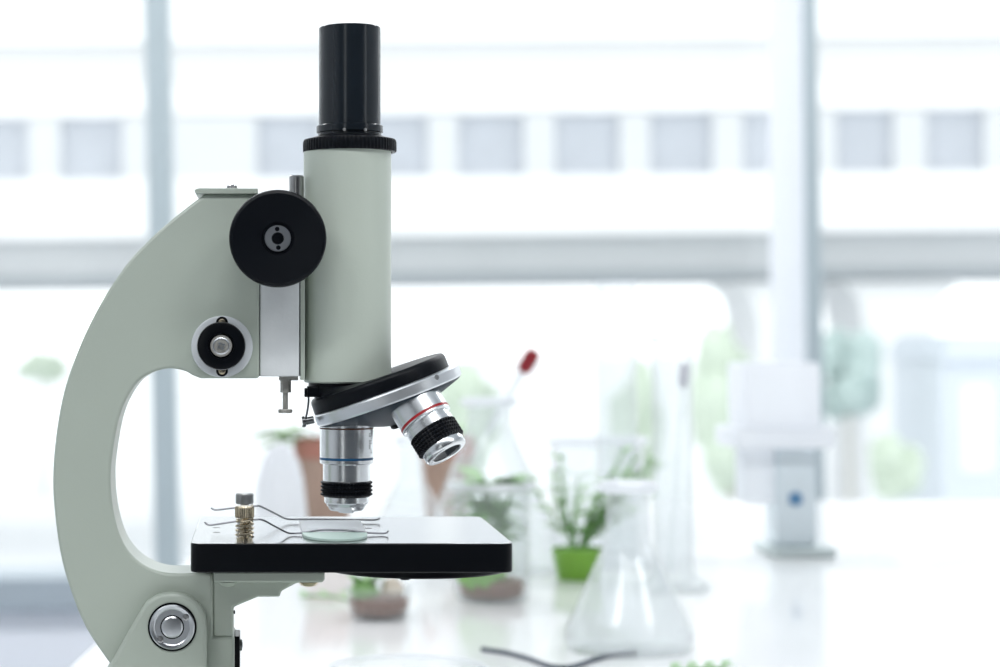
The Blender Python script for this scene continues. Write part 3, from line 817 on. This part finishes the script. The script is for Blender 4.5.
# soil dish beneath the stage
base = T(379, 617); m = ppm(base)
sd = thing('soil_dish', 'shallow dish of brown soil with green sprouts and a pale pebble, seen beneath the stage', 'dish', base)
R = 33 * m
b = NB(); lathe(b, [(0, 0), (R * .82, 0), (R * .86, .001), (R, .022), (R * .97, .022), (R * .84, .003), (0, .003)], seg=48); obj('dish', b, 'glass', sd)
b = NB(); lathe(b, [(0, .003), (R * .82, .003), (R * .92, .013), (R * .5, .016), (0, .016)], seg=40); obj('soil', b, 'soilred', sd)
b = NB(); blob(b, (-R * .45, -R * .1, .020), (R * .42, R * .5, .008), 4, .35)
random.seed(2)
for k in range(14):
    a = random.uniform(0, 2 * PI); leaf(b, (-R * .45 + random.uniform(-.3, .3) * R, random.uniform(-.5, .2) * R, .024), (math.cos(a), math.sin(a), 1.1), .012, .006)
obj('sprouts', b, 'leaf', sd)
b = NB(); blob(b, (R * .40, -R * .25, .021), (R * .34, R * .3, .008), 9, .2); obj('pebble', b, 'pebble', sd)

# fallen sprig left of the dish, and sprig near the bottom edge
def sprig(label, px, py, L, nl, seed, ang, ml='leaf'):
    base = T(px, py); random.seed(seed)
    t = thing('leaf_sprig', label, 'sprig', base, group='cut sprigs on the bench')
    d = Vector((math.cos(ang), math.sin(ang), 0))
    sd_ = Vector((-d.y, d.x, 0))
    b = NB(); tube(b, catmull([-d * L * .5 + Vector((0, 0, .0015)), sd_ * L * .06 + Vector((0, 0, .004)), d * L * .5 + Vector((0, 0, .003))], 5), .0011, 6); obj('stem', b, 'leafpale', t)
    b = NB()
    for k in range(nl):
        f = -0.5 + (k + .5) / nl; sg = 1 if k % 2 else -1
        leaf(b, d * L * f + Vector((0, 0, .004)), d * .8 + sd_ * sg + Vector((0, 0, .55)), L * .33, L * .14)
    obj('leaves', b, ml, t)
sprig('small green sprig lying left of the soil dish under the stage', 326, 601, .040, 5, 3, PI * .93)
sprig('pale green sprig at the bottom edge, right of the nearest flask', 694, 676, .042, 8, 4, .2, 'leafpale')

# white rounded jar seen through the arm opening
base = T(281, 552); m = ppm(base)
wj = thing('jar', 'white rounded jar left of the terracotta pot, seen behind the stage clips', 'jar', base)
R = 23 * m; h = 110 * m
b = NB(); lathe(b, [(0, 0), (R * 1.15, 0), (R * 1.2, .003), (R * 1.15, h * .35), (R, h * .66), (R * .82, h * .82), (R * .5, h * .95), (R * .2, h * .99), (0, h)], seg=56); obj('body', b, 'milk', wj)

# pale instrument on the right
base = T(797, 553); m = ppm(base)
ins = thing('bench_instrument', 'white boxy bench instrument with wide collar and grey foot plate, right of the glassware', 'instrument', base, (0, 0, 0))
def ib(name, x0, x1, y0, y1, m_, dep=.03, dy=0.0):
    b = NB(); box2(b, ((x0 - 797) * m, -dep + dy, (553 - y1) * m), ((x1 - 797) * m, dep + dy, (553 - y0) * m)); return obj(name, b, m_, ins, bevel=.003)
ib('foot_plate', 763, 826, 544, 553, 'midgrey', .036)
col = ib('column', 771, 811, 446, 544.2, 'palegrey', .02)
ib('head', 738, 812, 362, 426, 'milk', .033)
ib('collar', 727, 823, 425.8, 446.2, 'milk', .042)
ib('side_panel', 740, 771.2, 446, 502, 'milk', .018)
b = NB(); lathe(b, [(0, 0), (7 * m, 0), (6 * m, .002), (0, .0025)], ((790 - 797) * m, -.0201, (553 - 497) * m), (0, -1, 0), seg=24); obj('button', b, 'bluebutton', col)

# petri dish near the bottom edge
base = T(408, 690)
pd = thing('petri_dish', 'shallow clear petri dish lying beneath the stage near the bottom edge', 'dish', base)
R = .045
b = NB(); lathe(b, [(0, 0), (R, 0), (R, .012), (R - .0015, .012), (R - .0015, .0015), (0, .0015)], seg=72); obj('dish', b, 'glass', pd)
b = NB(); tube(b, [(R * math.cos(2 * PI * i / 64), R * math.sin(2 * PI * i / 64), .012) for i in range(65)], .0008, 8, cap=False); obj('rim', b, 'glassrim', pd)

# dark cord
pth = [T(482, 651), T(508, 655), T(530, 661), T(552, 668.5), T(572, 668.5), T(592, 662), T(612, 657), T(636, 654)]
b = NB(); tube(b, catmull([p + Vector((0, 0, .0012)) for p in pth], 6), .0016, 8)
tag(obj('cord', b, 'cord'), 'thin dark cord curving over the bench at the bottom edge', 'cord')

# ================================================================ OUTSIDE
YO = 44000.0
so = (DF + YO / 1000) / F
def O(px, py, dY=0): return P(px, py, YO + dY)
gz = -4.0
b = NB(); box2(b, (-120, yw + 1.5, gz - .2), (160, 400, gz)); g = obj('ground', b, 'pave'); struct(g)
bd = thing('street_building', 'long white elevated station building with a row of grey windows across the street', 'building', (O(400, 400).x, YO / 1000, gz))
def relb(o): return rel(o, bd)
yo = YO / 1000
xa, xb = O(-1500, 200).x, O(2000, 200).x
zt = lambda py: O(500, py).z
b = NB()
box2(b, (xa, yo - .1, zt(-140)), (xb, yo + 6, zt(40)))                # upper fascia
box2(b, (xa, yo, zt(82)), (xb, yo + 6, zt(113)))
relb(obj('upper_wall', b, 'facade'))
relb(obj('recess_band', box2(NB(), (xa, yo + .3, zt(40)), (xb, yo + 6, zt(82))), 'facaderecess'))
WX = [(x, x + 62) for x in range(-1450, -500, 97)] + [(-480, -418), (-383, -321), (-286, -224), (-189, -127), (-60, 28), (60, 122), (257, 320), (361, 428), (458, 524), (555, 620), (650, 713), (743, 800), (836, 894), (926, 985), (1018, 1080), (1112, 1174), (1206, 1268), (1300, 1362)] + [(x, x + 62) for x in range(1394, 1960, 97)]
wb, wt_ = zt(177.5), zt(111.5)
prev = xa
for x0, x1 in WX:
    a, c_ = O(x0, 145).x, O(x1, 145).x
    relb(obj('window_pier', box2(NB(), (prev, yo, wb), (a, yo + .5, wt_)), 'facadegrey')); prev = c_
relb(obj('window_pier', box2(NB(), (prev, yo, wb), (xb, yo + .5, wt_)), 'facadegrey'))
for x0, x1 in WX:
    a, c_ = O(x0, 145).x, O(x1, 145).x
    w = relb(obj('window', box2(NB(), (a, yo + .2, wb), (c_, yo + .35, wt_)), 'winpane'))
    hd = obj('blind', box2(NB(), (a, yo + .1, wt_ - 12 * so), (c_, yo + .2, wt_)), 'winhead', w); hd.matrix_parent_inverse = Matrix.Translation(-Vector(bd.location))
relb(obj('parapet', box2(NB(), (xa, yo - .6, zt(235)), (xb, yo + 6, wb)), 'facade'))
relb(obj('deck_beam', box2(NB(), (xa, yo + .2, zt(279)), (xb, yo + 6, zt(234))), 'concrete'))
relb(obj('beam_flange', box2(NB(), (xa, yo + .1, zt(281)), (xb, yo + 6, zt(271))), 'concretedark'))  # dark strip painted as the shaded underside of the beam
for px0, px1 in ((765, 800), (872, 942), (-260, -190)):
    a, c_ = O(px0, 300).x, O(px1, 300).x
    b = NB(); prism(b, [(a - 22 * so, zt(283)), (c_ + 30 * so, zt(283)), (c_ + 6 * so, zt(305)), (c_, zt(330)), (c_, gz), (a, gz), (a, zt(330)), (a - 6 * so, zt(300))], yo + .5, yo + 3.5)
    relb(obj('pier', b, 'facade'))

# trees and shrubs beyond the glass
def tree(label, px0, px1, py0, py1, dY, ml, seed, cat='tree', name='tree'):
    A = P(px0, py0, dY); B = P(px1, py1, dY)
    cx, cz = (A.x + B.x) / 2, (A.z + B.z) / 2
    t = thing(name, label, cat, (cx, dY / 1000, gz), group='trees and shrubs beyond the windows')
    random.seed(seed); b = NB()
    hx, hz = (B.x - A.x) / 2, (A.z - B.z) / 2
    for k in range(14):
        a = random.uniform(0, 2 * PI); e = random.uniform(-.75, .75)
        rr = math.sqrt(1 - e * e) * .6
        blob(b, (math.cos(a) * rr * hx, math.sin(a) * rr * hx, cz - gz + e * hz * .8), (hx * .5, hx * .5, hz * .42), seed + k, .5, 3, 2.6)
    cr = obj('crown', b, ml, t)
    b = NB(); tube(b, [(0, 0, 0), (.05 * hx, 0, (cz - gz) * .5), (0, 0, cz - gz)], [hx * .14, hx * .1, hx * .06], 10); obj('trunk', b, 'bark', t)
tree('pale green tree under the viaduct, left of the white post', 692, 768, 325, 500, 36000, 'treeleaf', 31)
tree('teal green tree right of the grey window mullion', 815, 880, 325, 418, 38000, 'treeteal', 32)
tree('small green shrub at the foot of the white pier', 872, 920, 432, 500, 34000, 'treeleaf', 33, 'shrub', 'shrub')
tree('soft green tree behind the tall measuring cylinders', 610, 660, 352, 500, 39000, 'treeleaf', 34)
tree('yellowish green tree right of the turret rim', 435, 500, 360, 470, 41000, 'treeleaf', 35)
tree('small green tree far left beyond the arm', 18, 66, 352, 392, 60000, 'treeleaf', 36)

def shed(name, label, cat, px0, px1, py0, py1, dY, mw, mr):
    A = P(px0, py0, dY); B = P(px1, py1, dY); w = B.x - A.x
    t = thing(name, label, cat, ((A.x + B.x) / 2, dY / 1000, gz))
    h = A.z - gz
    b = NB(); box2(b, (-w / 2, 0, 0), (w / 2, 3, h * .9)); obj('wall', b, mw, t)
    b = NB(); prism(b, [(-w / 2 - .1, h * .9), (w / 2 + .1, h * .9), (w / 2 - .2, h), (-w / 2 + .2, h)], -.2, 3.2); obj('roof', b, mr, t)
    b = NB(); box2(b, (-w * .22, -.05, h * .45), (w * .22, .02, h * .8)); obj('opening', b, 'facade', t)
shed('kiosk', 'pale blue grey kiosk under the viaduct at the right edge', 'kiosk', 942, 1010, 335, 420, 37000, 'bluecar', 'bluecar')

# ================================================================ LIGHT
w = bpy.data.worlds.new('sky'); SC.world = w; w.use_nodes = True
bg = w.node_tree.nodes['Background']
bg.inputs['Color'].default_value = (0.98, 0.99, 1.0, 1)
bg.inputs['Strength'].default_value = 1.9
def area(name, loc, size, power, rot=(0, 0, 0), col=(.97, .985, 1)):
    l = bpy.data.lights.new(name, 'AREA'); l.shape = 'RECTANGLE'; l.size, l.size_y = size; l.energy = power; l.color = col
    o = bpy.data.objects.new(name, l); COL.objects.link(o); o.location = loc; o.rotation_euler = rot
    return o
for i, (x, y) in enumerate(((-1.5, -1.6), (0.1, -1.6), (1.7, -1.6))):
    area('ceiling_light', (x, y, ZC - .02), (1.2, .3), 25)  # added fill from above, no fixture seen; lights the microscope's front
for i, x in enumerate((-2.2, -.6, 1.0, 2.6)):
    area('ceiling_light', (x, 2.3, ZC - .02), (1.2, .3), 26)  # added fill, no fixture seen; brightens the mullions and bench

# ================================================================ CAMERA
cam = bpy.data.cameras.new('camera'); co = bpy.data.objects.new('camera', cam); COL.objects.link(co)
co.matrix_world = Matrix.Translation((0, -DF, H)) @ Matrix.Rotation(ROLL, 4, 'Y') @ Matrix.Rotation(PI / 2, 4, 'X')
cam.sensor_width = 36; cam.lens = F * 36 / 1000
cam.shift_x = (500 - CX) / 1000; cam.shift_y = (CY - 333.5) / 1000
cam.clip_start = 0.02; cam.clip_end = 2000
cam.dof.use_dof = True; cam.dof.focus_distance = DF - 0.02
cam.dof.aperture_fstop = cam.lens / 7.5
SC.camera = co

SC.view_settings.view_transform = 'Standard'; SC.view_settings.look = 'None'
SC.view_settings.exposure = 0.0; SC.view_settings.gamma = 1.0; SC.view_settings.use_curve_mapping = False
try:
    SC.cycles.use_denoising = True
    SC.cycles.max_bounces = 12; SC.cycles.diffuse_bounces = 6; SC.cycles.glossy_bounces = 6
    SC.cycles.transparent_max_bounces = 40
    SC.cycles.sample_clamp_indirect = 6
except Exception:
    pass
